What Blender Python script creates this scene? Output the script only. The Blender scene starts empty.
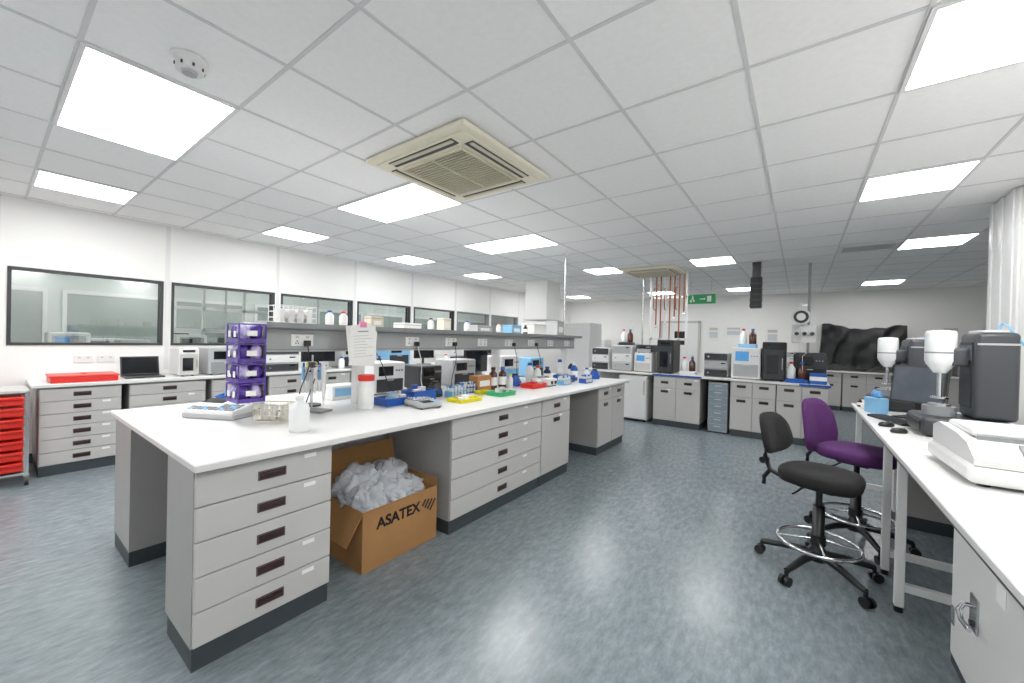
import bpy, bmesh, math, random
from mathutils import Vector, Matrix, noise
random.seed(7)
scn=bpy.context.scene
# ---------------------------------------------------------------- materials
def lin(h):
    h=h.lstrip('#'); c=[int(h[i:i+2],16)/255 for i in (0,2,4)]
    return tuple(((v+0.055)/1.055)**2.4 if v>0.04045 else v/12.92 for v in c)
MC={}
def M(name,col,rough=0.5,metal=0.0,var=0.04,scale=8,emit=0,trans=0,alpha=1,coat=0):
    if name in MC: return MC[name]
    m=bpy.data.materials.new(name); m.use_nodes=True; nt=m.node_tree; b=nt.nodes['Principled BSDF']
    c=lin(col)
    tc=nt.nodes.new('ShaderNodeTexCoord'); n=nt.nodes.new('ShaderNodeTexNoise'); n.inputs['Scale'].default_value=scale
    n.inputs['Detail'].default_value=3
    r=nt.nodes.new('ShaderNodeValToRGB')
    r.color_ramp.elements[0].position=.3; r.color_ramp.elements[1].position=.7
    r.color_ramp.elements[0].color=tuple(v*(1-var) for v in c)+(1,)
    r.color_ramp.elements[1].color=tuple(min(1,v*(1+var)) for v in c)+(1,)
    nt.links.new(tc.outputs['Object'],n.inputs['Vector']); nt.links.new(n.outputs['Fac'],r.inputs['Fac'])
    nt.links.new(r.outputs['Color'],b.inputs['Base Color'])
    b.inputs['Roughness'].default_value=rough; b.inputs['Metallic'].default_value=metal
    if coat: b.inputs['Coat Weight'].default_value=coat
    if trans: b.inputs['Transmission Weight'].default_value=trans
    if alpha<1: b.inputs['Alpha'].default_value=alpha
    if emit:
        b.inputs['Emission Color'].default_value=c+(1,); b.inputs['Emission Strength'].default_value=emit
    MC[name]=m; return m
white=M('white_laminate','#dfdedc',.32,var=.01)
wallm=M('wall_paint','#f3f2ef',.6,var=.012,scale=2)
ceilm=M('ceiling_tile_mineral','#f8f7f6',.9,var=.02,scale=30)
tbar=M('ceiling_tbar','#d6d6d6',.5)
lgrey=M('cabinet_grey','#c0bebb',.4,var=.015)
carc=M('carcass_grey','#a3a19f',.45,var=.02)
mgrey=M('mid_grey','#85888a',.5)
shelfg=M('shelf_grey','#a2a4a5',.45)
dgrey=M('plinth_dark','#363d41',.5)
black=M('black_plastic','#0d0e0f',.4)
blackf=M('black_fabric','#0e0e10',.9,var=.3,scale=60)
drapem=M('black_polythene','#0d0d10',.62,var=.3,scale=5)
dark=M('dark_grey_plastic','#2c2e32',.4)
tower=M('instrument_charcoal','#393c40',.35,var=.02)
maroon=M('handle_maroon','#2e1517',.35)
hframe=M('handle_frame','#5a504e',.35)
steel=M('steel','#c9cbcd',.25,1)
chrome=M('chrome','#dfe1e3',.12,1)
purple=M('purple_fabric','#4b1959',.85,var=.15,scale=60)
violet=M('violet_plastic','#4c3090',.35,var=.3,scale=25)
violet2=M('violet_light','#c3b6e6',.35,var=.2,scale=25)
red=M('red_plastic','#dc2416',.4)
blue=M('blue_plastic','#1453ad',.4)
lblue=M('light_blue','#7eb6de',.5)
dblue=M('navy_plastic','#14244c',.4)
yellow=M('yellow_plastic','#e6dc10',.4)
green=M('green_plastic','#36b070',.4)
cream=M('cream_plastic','#ece5cf',.45)
creamd=M('cream_dim','#d3cbb2',.5)
pink=M('pink_plastic','#e78bb0',.5)
amber=M('amber_glass','#4a1f0c',.15,coat=.5)
bottlew=M('hdpe_white','#eaecec',.4)
card=M('cardboard','#a27546',.85,var=.08,scale=5)
paper=M('paper_white','#f0efec',.8,var=.01)
copper=M('copper','#9a5228',.35,.6)
wplas=M('white_plastic','#e4e4e3',.35,var=.01)
wgrey=M('warm_grey_plastic','#adafb0',.45)
screen=M('screen_dark','#0c1116',.12)
screeng=M('screen_desktop','#434d56',.15,emit=.08,var=.2,scale=6)
screenb=M('screen_blue','#3f7fb8',.2,emit=.4)
egreen=M('exit_green','#0f7f45',.4,emit=.15)
led=M('light_diffuser','#ffffff',.5,var=0,emit=11.0)
wood=M('wood','#bb7c42',.5,var=.15)
bagm=M('poly_bag','#e9eef4',.08,var=.04,alpha=.42,coat=.5)
binm=M('bin_grey','#3f4346',.5)
glassm=bpy.data.materials.new('window_glass'); glassm.use_nodes=True
nt=glassm.node_tree; nt.nodes.clear()
o=nt.nodes.new('ShaderNodeOutputMaterial'); mx=nt.nodes.new('ShaderNodeMixShader'); t=nt.nodes.new('ShaderNodeBsdfTransparent'); g=nt.nodes.new('ShaderNodeBsdfGlossy')
t.inputs[0].default_value=(.84,.87,.86,1); g.inputs['Roughness'].default_value=.02; mx.inputs[0].default_value=.1
nt.links.new(t.outputs[0],mx.inputs[1]); nt.links.new(g.outputs[0],mx.inputs[2]); nt.links.new(mx.outputs[0],o.inputs[0])
# floor
floorm=bpy.data.materials.new('floor_vinyl'); floorm.use_nodes=True; nt=floorm.node_tree; b=nt.nodes['Principled BSDF']
tc=nt.nodes.new('ShaderNodeTexCoord'); mp=nt.nodes.new('ShaderNodeMapping'); mp.inputs['Scale'].default_value=(3.4,1.2,1); mp.inputs['Rotation'].default_value=(0,0,-.12)
n1=nt.nodes.new('ShaderNodeTexNoise'); n1.inputs['Scale'].default_value=8; n1.inputs['Detail'].default_value=8; n1.inputs['Roughness'].default_value=.7
r1=nt.nodes.new('ShaderNodeValToRGB'); e=r1.color_ramp.elements
e[0].position=.28; e[0].color=lin('#5f6a70')+(1,); e[1].position=.72; e[1].color=lin('#8c9699')+(1,)
em=r1.color_ramp.elements.new(.5); em.color=lin('#768186')+(1,)
b.inputs['Roughness'].default_value=.25
nt.links.new(tc.outputs['Object'],mp.inputs[0]); nt.links.new(mp.outputs[0],n1.inputs['Vector']); nt.links.new(n1.outputs['Fac'],r1.inputs[0]); nt.links.new(r1.outputs[0],b.inputs['Base Color'])

# ---------------------------------------------------------------- mesh builder
class B:
    def __init__(s): s.v=[];s.f=[];s.m=[];s.sm=[];s.ms=[]
    def mi(s,m):
        if m not in s.ms: s.ms.append(m)
        return s.ms.index(m)
    def add(s,vs,fs,m,smooth=False,mat4=None):
        o=len(s.v); k=s.mi(m)
        for v in vs: s.v.append(tuple(mat4@Vector(v)) if mat4 else tuple(v))
        for f in fs: s.f.append([o+i for i in f]); s.m.append(k); s.sm.append(smooth)
    def box(s,x0,x1,y0,y1,z0,z1,m,bev=0,mat4=None,seg=2):
        if x0>x1:x0,x1=x1,x0
        if y0>y1:y0,y1=y1,y0
        if z0>z1:z0,z1=z1,z0
        if bev<=0:
            vs=[(x0,y0,z0),(x1,y0,z0),(x1,y1,z0),(x0,y1,z0),(x0,y0,z1),(x1,y0,z1),(x1,y1,z1),(x0,y1,z1)]
            s.add(vs,[(0,3,2,1),(4,5,6,7),(0,1,5,4),(1,2,6,5),(2,3,7,6),(3,0,4,7)],m,False,mat4)
        else:
            bm=bmesh.new(); bmesh.ops.create_cube(bm,size=1)
            for v in bm.verts: v.co=Vector(((x0+x1)/2+v.co.x*(x1-x0),(y0+y1)/2+v.co.y*(y1-y0),(z0+z1)/2+v.co.z*(z1-z0)))
            bev=min(bev,.49*min(x1-x0,y1-y0,z1-z0))
            bmesh.ops.bevel(bm,geom=bm.edges[:],offset=bev,segments=seg,affect='EDGES',profile=.5)
            bm.verts.index_update()
            s.add([v.co.copy() for v in bm.verts],[[v.index for v in f.verts] for f in bm.faces],m,seg>3,mat4); bm.free()
        return s
    def cyl(s,p0,p1,r0,m,r1=None,seg=20,caps=True):
        r1=r0 if r1 is None else r1; p0=Vector(p0);p1=Vector(p1); ax=(p1-p0).normalized()
        q=ax.to_track_quat('Z','Y'); vs=[]
        for p,r in((p0,r0),(p1,r1)):
            for i in range(seg):
                a=2*math.pi*i/seg; vs.append(p+q@Vector((r*math.cos(a),r*math.sin(a),0)))
        s.add(vs,[(i,(i+1)%seg,seg+(i+1)%seg,seg+i) for i in range(seg)],m,True)
        if caps: s.add(vs,[list(range(seg))[::-1],list(range(seg,2*seg))],m,False)
        return s
    def lathe(s,c,prof,m,seg=20,sx=1,sy=1):
        vs=[];n=len(prof)
        for r,z in prof:
            for i in range(seg):
                a=2*math.pi*i/seg; vs.append((c[0]+sx*r*math.cos(a),c[1]+sy*r*math.sin(a),c[2]+z))
        fs=[(j*seg+i,j*seg+(i+1)%seg,(j+1)*seg+(i+1)%seg,(j+1)*seg+i) for j in range(n-1) for i in range(seg)]
        s.add(vs,fs,m,True); s.add(vs[:seg],[list(range(seg))[::-1]],m); s.add(vs[-seg:],[list(range(seg))],m); return s
    def tube(s,pts,r,m,seg=10):
        pts=[Vector(p) for p in pts]; vs=[]; n=len(pts)
        for i,p in enumerate(pts):
            d=(pts[min(i+1,n-1)]-pts[max(i-1,0)]).normalized(); q=d.to_track_quat('Z','Y')
            for k in range(seg):
                a=2*math.pi*k/seg; vs.append(p+q@Vector((r*math.cos(a),r*math.sin(a),0)))
        s.add(vs,[(j*seg+i,j*seg+(i+1)%seg,(j+1)*seg+(i+1)%seg,(j+1)*seg+i) for j in range(n-1) for i in range(seg)],m,True)
        s.add(vs[:seg],[list(range(seg))[::-1]],m); s.add(vs[-seg:],[list(range(seg))],m); return s
    def torus(s,c,R,r,m,seg=40,ms=10):
        vs=[]
        for i in range(seg):
            a=2*math.pi*i/seg
            for k in range(ms):
                t=2*math.pi*k/ms; vs.append((c[0]+(R+r*math.cos(t))*math.cos(a),c[1]+(R+r*math.cos(t))*math.sin(a),c[2]+r*math.sin(t)))
        s.add(vs,[(i*ms+k,((i+1)%seg)*ms+k,((i+1)%seg)*ms+(k+1)%ms,i*ms+(k+1)%ms) for i in range(seg) for k in range(ms)],m,True); return s
    def lump(s,c,r,m,amp=.25,freq=6,seed=0,nu=32,nv=20):
        vs=[]
        for j in range(nv+1):
            th=math.pi*j/nv
            for i in range(nu):
                a=2*math.pi*i/nu; d=Vector((math.sin(th)*math.cos(a),math.sin(th)*math.sin(a),math.cos(th)))
                k=1+amp*noise.noise(d*freq*.4+Vector((seed,0,0)))+amp*.5*abs(noise.noise(d*freq+Vector((0,seed,0))))
                vs.append((c[0]+d.x*r[0]*k,c[1]+d.y*r[1]*k,c[2]+d.z*r[2]*k))
        s.add(vs,[(j*nu+i,(j+1)*nu+i,(j+1)*nu+(i+1)%nu,j*nu+(i+1)%nu) for j in range(nv) for i in range(nu)],m,True); return s
    def done(s,name,loc=(0,0,0),rz=0,parent=None):
        me=bpy.data.meshes.new(name); me.from_pydata(s.v,[],s.f)
        for m in s.ms: me.materials.append(m)
        me.polygons.foreach_set('material_index',s.m); me.polygons.foreach_set('use_smooth',s.sm); me.update()
        ob=bpy.data.objects.new(name,me); scn.collection.objects.link(ob); ob.location=loc; ob.rotation_euler=(0,0,math.radians(rz))
        if parent: ob.parent=parent
        return ob
def text(parent,name,body,loc,rot,size,m,ext=.0008):
    c=bpy.data.curves.new(name,'FONT'); c.body=body; c.size=size; c.extrude=ext; c.align_x='CENTER'; c.align_y='CENTER'; c.materials.append(m); c.offset=.003
    ob=bpy.data.objects.new(name,c); scn.collection.objects.link(ob); ob.parent=parent; ob.location=loc; ob.rotation_euler=rot; return ob

# ---------------------------------------------------------------- room
XL,XR,YB,YN,H=-6.6,1.42,12.4,-3.2,2.8
XR2=4.6; YC=5.6
B().box(-9.6,XR2,YN,YB,-.1,0,floorm).done('floor')
B().box(-9.6,XR2,YN,YB,H,H+.1,ceilm).done('ceiling')
W0,W1=1.26,2.08
b=B(); b.box(XL-.12,XL,YN,YB,0,W0,wallm); b.box(XL-.12,XL,YN,YB,W1,H,wallm)
wins=[(.15,1.38),(1.46,2.70),(2.79,4.02),(4.11,5.33),(5.42,6.62),(6.71,7.9),(8.0,9.2)]
ys=[YN]+[v for w in wins for v in w]+[YB]
for i in range(0,len(ys),2): b.box(XL-.12,XL,ys[i],ys[i+1],W0,W1,wallm)
b.done('wall_left')
for i,(a,c) in enumerate(wins):
    b=B(); fm=dark if i<5 else mgrey; t=.028
    b.box(XL-.125,XL+.012,a,c,W0,W0+t,fm).box(XL-.125,XL+.012,a,c,W1-t,W1,fm).box(XL-.125,XL+.012,a,a+t,W0+t,W1-t,fm).box(XL-.125,XL+.012,c-t,c,W0+t,W1-t,fm)
    b.box(XL-.06,XL-.052,a+t,c-t,W0+t,W1-t,glassm)
    if i in(1,2): b.box(XL-.055,XL-.045,(a+c)/2-.01,(a+c)/2+.01,W0+t,W1-t,mgrey)
    b.done('window_%d'%(i+1))
b=B()
for y in [ -1.1,.08]+[w[1]+.04 for w in wins]: b.box(XL,XL+.004,y-.022,y+.022,.95,H-.01,wplas)
b.done('trim_1')
# adjoining room behind the windows
CX=-9.4
B().box(CX-.1,CX,YN,YB,0,H,M('corridor_wall','#cfd5d1',.6,var=.03,scale=1)).done('wall_corridor')
b=B()
for i in range(9):
    y=-.6+i*1.35
    b.box(CX,CX+.03,y,y+1.2,1.1,1.16,wplas).box(CX,CX+.03,y,y+1.2,2.0,2.06,wplas).box(CX,CX+.03,y,y+.05,1.16,2.0,wplas).box(CX,CX+.03,y+1.15,y+1.2,1.16,2.0,wplas)
    b.box(CX,CX+.01,y+.05,y+1.15,1.16,2.0,M('corridor_blind','#8f9a96',.5,var=.08,scale=3))
b.done('trim_2')
b=B(); b.box(CX+.05,CX+.75,-.5,9,.86,.9,white).box(CX+.1,CX+.7,-.5,9,.1,.86,lgrey).box(CX+.1,CX+.6,-.5,9,0,.1,dgrey)
b.done('corridor_bench')
for k,(y,h,c) in enumerate([(.9,.4,wgrey),(1.9,.55,wplas),(2.6,.35,dark),(3.6,.6,wplas),(4.5,.5,wgrey),(5.6,.65,lblue),(6.8,.6,wplas)]):
    b=B(); b.box(CX+.15,CX+.6,y,y+.5,.9,.9+h,c,.02).box(CX+.6,CX+.605,y+.06,y+.3,.95+h*.4,.86+h,screen).box(CX+.6,CX+.61,y+.06,y+.44,.93,.9+h*.35,lgrey,.003); b.done('bench_analyser')
b=B(); b.box(-7.6,-6.9,.2,9,.86,.9,white)
for y in(.25,2.4,4.6,6.8,8.9): b.box(-7.55,-7.5,y,y+.05,0,.86,wplas).box(-7.0,-6.95,y,y+.05,0,.86,wplas)
for y in(1.55,2.05,2.6,3.1): b.box(-7.58,-7.54,y,y+.035,.9,2.2,wplas)
b.box(-7.58,-7.54,1.55,3.135,1.78,1.83,wplas).box(-7.58,-7.54,1.55,3.135,1.45,1.49,wplas).box(-7.58,-7.3,1.55,3.135,1.43,1.45,wplas)
b.done('side_room_table')
for k,(y,w_,h,c,a) in enumerate([(.45,.35,.5,wplas,wgrey),(1.05,.3,.42,wgrey,dark),(1.62,.36,.5,wplas,mgrey),(2.2,.3,.46,dark,wgrey),(2.7,.34,.52,wplas,dark),(3.4,.4,.55,wgrey,mgrey),(4.2,.4,.5,wplas,lblue),(5.0,.4,.6,wplas,dark),(6.0,.5,.5,wgrey,dark),(7.1,.5,.6,wplas,mgrey)]):
    b=B(); b.box(-7.4,-7.05,y,y+w_,.9005,.9+h,c,.02).box(-7.05,-7.04,y+.04,y+w_-.04,.9+h*.5,.86+h,a,.003).box(-7.05,-7.035,y+.06,y+w_*.5,.9+h*.62,.84+h,screenb if k%3==0 else screen); b.done('bench_analyser')
for y in (0.6,3.2,5.8,8.4):
    B().box(-8.4,-7.8,y,y+1.2,H-.012,H-.002,led).box(-8.42,-7.78,y-.02,y+1.22,H-.006,H-.001,wplas).done('ceiling_light_panel')
B().box(-9.6,XR2,YB,YB+.12,0,H,wallm).done('wall_back')
B().box(XR,XR+.12,YN,YC,0,H,wallm).box(XR+.12,XR2,YC-.12,YC,0,H,wallm).done('wall_right')
B().box(XR2,XR2+.12,YC,YB,0,H,wallm).done('wall_right_rear')
B().box(-9.6,XR,YN-.12,YN,0,H,wallm).done('wall_near')
B().box(XL,XL+.012,YN,YB,0,.1,dgrey).done('baseboard_left')
B().box(XL+.012,XR2,YB-.012,YB,0,.1,dgrey).done('baseboard_back')
b=B(); b.box(XR-.02,XR-.001,YC-.62,YC,.0,H-.01,wplas,.004)
for i in range(3): b.box(XR-.035,XR-.02,YC-.56+i*.22,YC-.5+i*.22,0,H-.01,wplas,.004)
b.done('column_casing')
B().box(-5.25,-4.65,7.6,8.2,1.92,H,wallm).box(-5.27,-4.63,7.58,8.22,1.9,1.92,lgrey).done('boxed_duct')
b=B(); gx0,px=.385,.625; gy0,py=.26,.6475
k=-7
while gx0-px*k>XL:
    x=gx0-px*k
    if x<XR2: b.box(x-.010,x+.010,YN,YB,H-.004,H,tbar)
    k+=1
y=gy0-py*5
while y<YB:
    b.box(XL,XR2,y-.010,y+.010,H-.0035,H,tbar); y+=py
b.done('ceiling_grid')
def GX(k): return gx0-px*k
def GY(k): return gy0+py*k
def light(kx0,kx1,ky):
    x0,x1=GX(kx1),GX(kx0); y0,y1=GY(ky),GY(ky+1); b=B()
    for a in((x0,x1,y0,y0+.022),(x0,x1,y1-.022,y1),(x0,x0+.022,y0+.022,y1-.022),(x1-.022,x1,y0+.022,y1-.022)): b.box(*a,H-.014,H-.0045,wplas)
    b.box(x0+.022,x1-.022,y0+.022,y1-.022,H-.012,H-.005,led); b.done('ceiling_light_panel')
for a in [(5,7,0),(5,7,3),(5,7,6),(5,6,10),(5,6,16),(9,10,0),(9,10,3),(9,10,6),(9,10,9),(9,10,13),(9,10,16),
          (-2,0,3),(-1,0,6),(2,3,10),(2,3,16),(-2,-1,10),(-2,-1,16),(-2,0,0),(5,7,-3),(0,1,-3),(9,10,-3)]:
    light(*a)
def ac(x,y,w=1.0):
    b=B(); z=H-.006; h=w/2
    b.box(-h,h,-h,h,-.035,-.001,cream,.012)
    b.box(-h+.06,h-.06,-h+.06,h-.06,-.047,-.035,cream,.008)
    for r in range(4):
        mt=Matrix.Rotation(r*math.pi/2,4,'Z')
        b.box(-h+.18,h-.18,-h+.08,-h+.155,-.051,-.045,dark,0,mt)
        b.box(-h+.19,h-.19,-h+.09,-h+.12,-.058,-.049,creamd,.004,mt)
        b.box(-h+.18,h-.18,-h+.155,-h+.165,-.057,-.045,cream,0,mt)
    q=h-.2
    b.box(-q,q,-q,q,-.053,-.045,M('grille_dark','#6b6556',.7))
    n=20
    for i in range(n):
        t=-q+2*q*(i+.5)/n; b.box(-q,q,t-.007,t+.003,-.063,-.051,creamd)
    for t in(-q,0,q): b.box(t-.008,t+.008,-q,q,-.065,-.051,creamd)
    b.box(-q,q,-q-.012,-q,-.065,-.045,cream).box(-q,q,q,q+.012,-.065,-.045,cream)
    b.done('ceiling_air_conditioner',(x,y,z))
ac(-2.19,2.23,1.02); ac(-2.25,7.5)
b=B(); b.lathe((0,0,0),[(.055,-.062),(.058,-.06),(.06,-.035),(.072,-.03),(.075,0)],wplas,28); b.lathe((0,0,0),[(.03,-.075),(.034,-.06)],wgrey,20)
for i in range(8):
    a=i*math.pi/4; b.box(.057*math.cos(a)-.005,.057*math.cos(a)+.005,.057*math.sin(a)-.005,.057*math.sin(a)+.005,-.055,-.04,dark)
b.done('smoke_detector',(-2.47,.6,H-.002))
b=B(); b.box(0,.6,0,.4,-.012,-.001,wplas)
for i in range(8): b.box(.04,.56,.04+i*.042,.055+i*.042,-.018,-.012,wgrey)
b.done('ceiling_vent_grille',(GX(0)+.01,GY(10)+.1,H-.004))

# ---------------------------------------------------------------- cabinets
def handle(b,x,z,w=.125,h=.045,y=-.018):
    b.box(x-w/2,x+w/2,y-.006,y,z-h/2,z+h/2,hframe,.002); b.box(x-w/2+.006,x+w/2-.006,y-.0075,y-.005,z-h/2+.006,z+h/2-.006,maroon)
    b.box(x-w/2+.014,x+w/2-.014,y-.016,y-.006,z+h/2-.02,z+h/2-.012,maroon,.002)
def cabinet(name,loc,rz,w,depth,cols,top=.865,labels=True,front=lgrey):
    b=B(); b.box(0,w,0,depth,.1,top,carc); b.box(0.004,w-.004,.0,depth-.02,0,.1,dgrey); x=0
    for cw,rows in cols:
        cw=cw*w; zt=top-.012; tot=sum(r[0] for r in rows); zz=zt
        for hgt,kind in rows:
            hh=(zt-.105)*hgt/tot; z0=zz-hh+.003; z1=zz-.003
            def lab(cx):
                if labels and random.random()<.6: b.box(cx,cx+.06,-.0195,-.018,z1-.035,z1-.015,paper)
            if kind=='d':
                b.box(x+.004,x+cw-.004,-.018,0,z0,z1,front,.003); handle(b,x+cw/2,(z0+z1)/2 if hh<.2 else z1-.07); lab(x+cw*.75)
            elif kind=='D':
                b.box(x+.004,x+cw-.004,-.018,0,z0,z1,front,.003); handle(b,x+cw/2,z1-.06); lab(x+cw*.6)
            elif kind=='DD':
                for q in(0,1): b.box(x+.004+q*cw/2,x+cw/2-.004+q*cw/2,-.018,0,z0,z1,front,.003); 
                handle(b,x+cw*.25,z1-.06); handle(b,x+cw*.75,z1-.06)
            zz-=hh
        x+=cw
    return b.done(name,loc,rz)
D5=[(1,'d')]*5; D6=[(1,'d')]*6
XF=-2.045
cabinet('drawer_cabinet',(XF,.535,0),90,.6,.38,[(1,D5)])
cabinet('drawer_cabinet',(XF,2.04,0),90,1.23,.72,[(1,D5)])
cabinet('door_cabinet',(XF,3.275,0),90,.58,.72,[(1,[(1,'d'),(3.6,'D')])])
cabinet('door_cabinet',(XF,4.62,0),90,.9,.72,[(.5,[(1,'d'),(3.6,'D')]),(.5,[(1,'d'),(3.6,'D')])])
XBk=-3.68
cabinet('drawer_cabinet',(XBk,1.14,0),-90,.6,.44,[(1,D5)])
cabinet('drawer_cabinet',(XBk,3.3,0),-90,1.2,.75,[(1,D5)])
cabinet('door_cabinet',(XBk,5.5,0),-90,1.2,.75,[(.5,[(1,'d'),(3.6,'D')]),(.5,[(1,'d'),(3.6,'D')])])
# island bench
b=B(); b.box(-3.74,-1.97,.52,5.56,.868,.9,white,.004,seg=1); b.box(-3.735,-1.975,.525,5.555,.866,.87,mgrey)
b.box(-2.90,-2.86,1.2,5.5,.0,.866,wplas); b.box(-2.86,-2.845,1.2,5.5,0,.1,dgrey)
b.box(-2.86,-2.80,1.17,2.03,.79,.86,carc)
for y in(1.82,3.6,5.25):
    b.box(-2.93,-2.85,y-.035,y+.035,.9,1.34,wplas,.006)
b.box(-2.98,-2.80,1.05,5.42,1.325,1.49,shelfg,.004); b.box(-3.1,-2.68,1.05,5.42,1.488,1.518,lgrey,.003); b.box(-2.682,-2.676,1.05,5.42,1.486,1.52,mgrey)
b.box(-2.80,-2.797,1.06,5.41,1.345,1.475,shelfg); b.box(-2.80,-2.794,1.06,5.41,1.338,1.346,mgrey); b.box(-2.80,-2.794,1.06,5.41,1.474,1.482,mgrey)
y=1.25
while y<5.3:
    b.box(-2.797,-2.788,y,y+.15,1.365,1.445,wplas,.003)
    for q in(.03,.1):
        b.box(-2.788,-2.783,y+q,y+q+.018,1.42,1.435,lgrey); b.box(-2.788,-2.786,y+q-.002,y+q+.004,1.38,1.39,black); b.box(-2.788,-2.786,y+q+.014,y+q+.02,1.38,1.39,black); b.box(-2.788,-2.786,y+q+.006,y+q+.012,1.395,1.405,black)
    y+=.48
b.done('island_lab_bench')
B().cyl((-2.95,5.35,1.5205),(-2.95,5.35,H-.005),.014,steel,seg=12).cyl((-2.95,5.35,H-.03),(-2.95,5.35,H-.005),.04,wplas).cyl((-2.95,5.35,1.5205),(-2.95,5.35,1.535),.035,steel).done('service_pole')

# left wall bench
b=B(); b.box(XL+.01,-5.83,.28,9.2,.868,.9,white,.004,seg=1); b.box(XL+.015,-5.835,.285,9.195,.866,.869,mgrey); b.done('wall_bench_worktop')
for i,(y,w,c) in enumerate([(.33,.57,[(1,D6)]),(.96,.68,[(1,D6)]),(1.7,.6,[(1,D5)]),(2.35,1.2,[(.5,[(1,'d'),(3.6,'D')]),(.5,[(1,'d'),(3.6,'D')])]),(4.4,.6,[(1,D5)]),(5.05,1.2,[(1,D5)]),(7.0,1.2,[(1,D5)])]):
    cabinet('drawer_cabinet' if i not in(3,) else 'door_cabinet',(-5.88,y,0),90,w,.7,c)
# red tray trolley
b=B()
for x in(-6.35,-5.83):
    for y in(-.36,.2): b.box(x-.012,x+.012,y-.012,y+.012,.1,.86,steel); b.cyl((x,y-.012,.045),(x,y+.012,.045),.045,black); b.box(x-.01,x+.01,y-.02,y+.02,.08,.1,steel)
b.box(-6.36,-5.82,-.37,.21,.85,.87,lgrey).box(-6.36,-5.82,-.37,.21,.1,.12,steel)
for i in range(7):
    z=.14+i*.1; b.box(-6.33,-5.8,-.34,.18,z,z+.075,red,.008); b.box(-5.8,-5.78,-.34,.18,z+.055,z+.078,red,.004); b.box(-5.8,-5.797,-.12,-.02,z+.015,z+.045,paper)
    b.box(-6.33,-5.83,.18,.19,z+.07,z+.08,steel)
b.done('red_tray_trolley',(.14,.055,0))

# ---------------------------------------------------------------- small items
def bottle(name,x,y,z,r,h,body,cap,neck=.45,rz=0,label=True):
    b=B(); b.lathe((0,0,0),[(r*.9,0),(r,.01),(r,h*.62),(r*.9,h*.72),(r*neck,h*.83),(r*neck,h*.88)],body,24)
    b.lathe((0,0,0),[(r*neck*1.25,h*.87),(r*neck*1.25,h*.99),(r*neck*1.1,h)],cap,20)
    if label: b.lathe((0,0,0),[(r*1.005,h*.2),(r*1.012,h*.21),(r*1.012,h*.55),(r*1.005,h*.56)],paper,24)
    return b.done(name,(x,y,z),rz)
def monitor(name,x,y,z,rz,w=.5,h=.3,scr=screen,tilt=0):
    b=B(); b.box(-.11,.11,-.09,.09,0,.012,black,.005).box(-.02,.02,.02,.045,.012,.2,black,.004)
    mt=Matrix.Translation((0,0,.12))@Matrix.Rotation(math.radians(tilt),4,'X')
    b.box(-w/2,w/2,-.012,.022,0,h,black,.006,mt).box(-w/2+.014,w/2-.014,-.0135,-.011,.017,h-.014,scr,0,mt); return b.done(name,(x,y,z),rz)
def analyser(name,x,y,z,rz,w,d,h,body=wplas,accent=dark,style=0,scr=screen):
    b=B(); b.box(-w/2,w/2,0,d,.012,h,body,.015)
    for sx in(-1,1):
        for sy in(.05,d-.05): b.cyl((sx*(w/2-.05),sy,0),(sx*(w/2-.05),sy,.014),.015,black,seg=12)
    if style==0:
        b.box(-w*.36,w*.1,-.006,.002,h*.58,h*.88,scr,.003).box(-w*.42,w*.42,-.008,.002,h*.08,h*.48,accent,.004)
        for i in range(3): b.cyl((w*.2+i*w*.09,-.008,h*.74),(w*.2+i*w*.09,.002,h*.74),.01,mgrey,seg=12)
        b.box(-w*.1,w*.1,-.014,-.006,h*.43,h*.46,lgrey,.002)
    if style==1:
        n=max(2,round(h/.14))
        for i in range(n):
            z0=h*i/n+.014; z1=h*(i+1)/n-.008; b.box(-w/2+.01,w/2-.01,-.012,.004,z0,z1,body if i%2 else accent,.006)
            b.box(w*.22,w*.38,-.014,-.01,z1-.035,z1-.018,scr); b.box(-w/2,w/2,-.004,d,z0-.012,z0-.006,mgrey)
            b.cyl((-w*.3,-.022,(z0+z1)/2),(-w*.3,-.01,(z0+z1)/2),.014,steel,seg=12)
    if style==2:
        b.box(-w*.44,w*.44,-.012,.002,h*.06,h*.8,accent,.006).box(w*.34,w*.38,-.03,-.012,h*.3,h*.6,steel,.003)
        b.box(-w*.3,w*.3,-.004,.002,h*.86,h*.94,scr); b.box(-w*.32,w*.2,-.0135,-.011,h*.2,h*.66,screen)
    return b.done(name,(x,y,z),rz)
def tray(name,x,y,z,w,d,h,m,rz=0,contents=None):
    b=B(); t=.006; b.box(-w/2,w/2,-d/2,d/2,0,t,m).box(-w/2,w/2,-d/2,-d/2+t,t,h,m).box(-w/2,w/2,d/2-t,d/2,t,h,m).box(-w/2,-w/2+t,-d/2+t,d/2-t,t,h,m).box(w/2-t,w/2,-d/2+t,d/2-t,t,h,m)
    for a in((-w/2-.008,w/2+.008,-d/2-.008,-d/2),(-w/2-.008,w/2+.008,d/2,d/2+.008),(-w/2-.008,-w/2,-d/2,d/2),(w/2,w/2+.008,-d/2,d/2)): b.box(*a,h-.006,h,m)
    if contents=='stuff':
        for i in range(6):
            px_,py_=random.uniform(-w*.35,w*.35),random.uniform(-d*.35,d*.35); b.box(px_-.03,px_+.03,py_-.02,py_+.02,t,h+random.uniform(0,.04),random.choice([wplas,lgrey,paper,lblue,m]),.004)
    return b.done(name,(x,y,z),rz)
T=.9005
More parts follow.
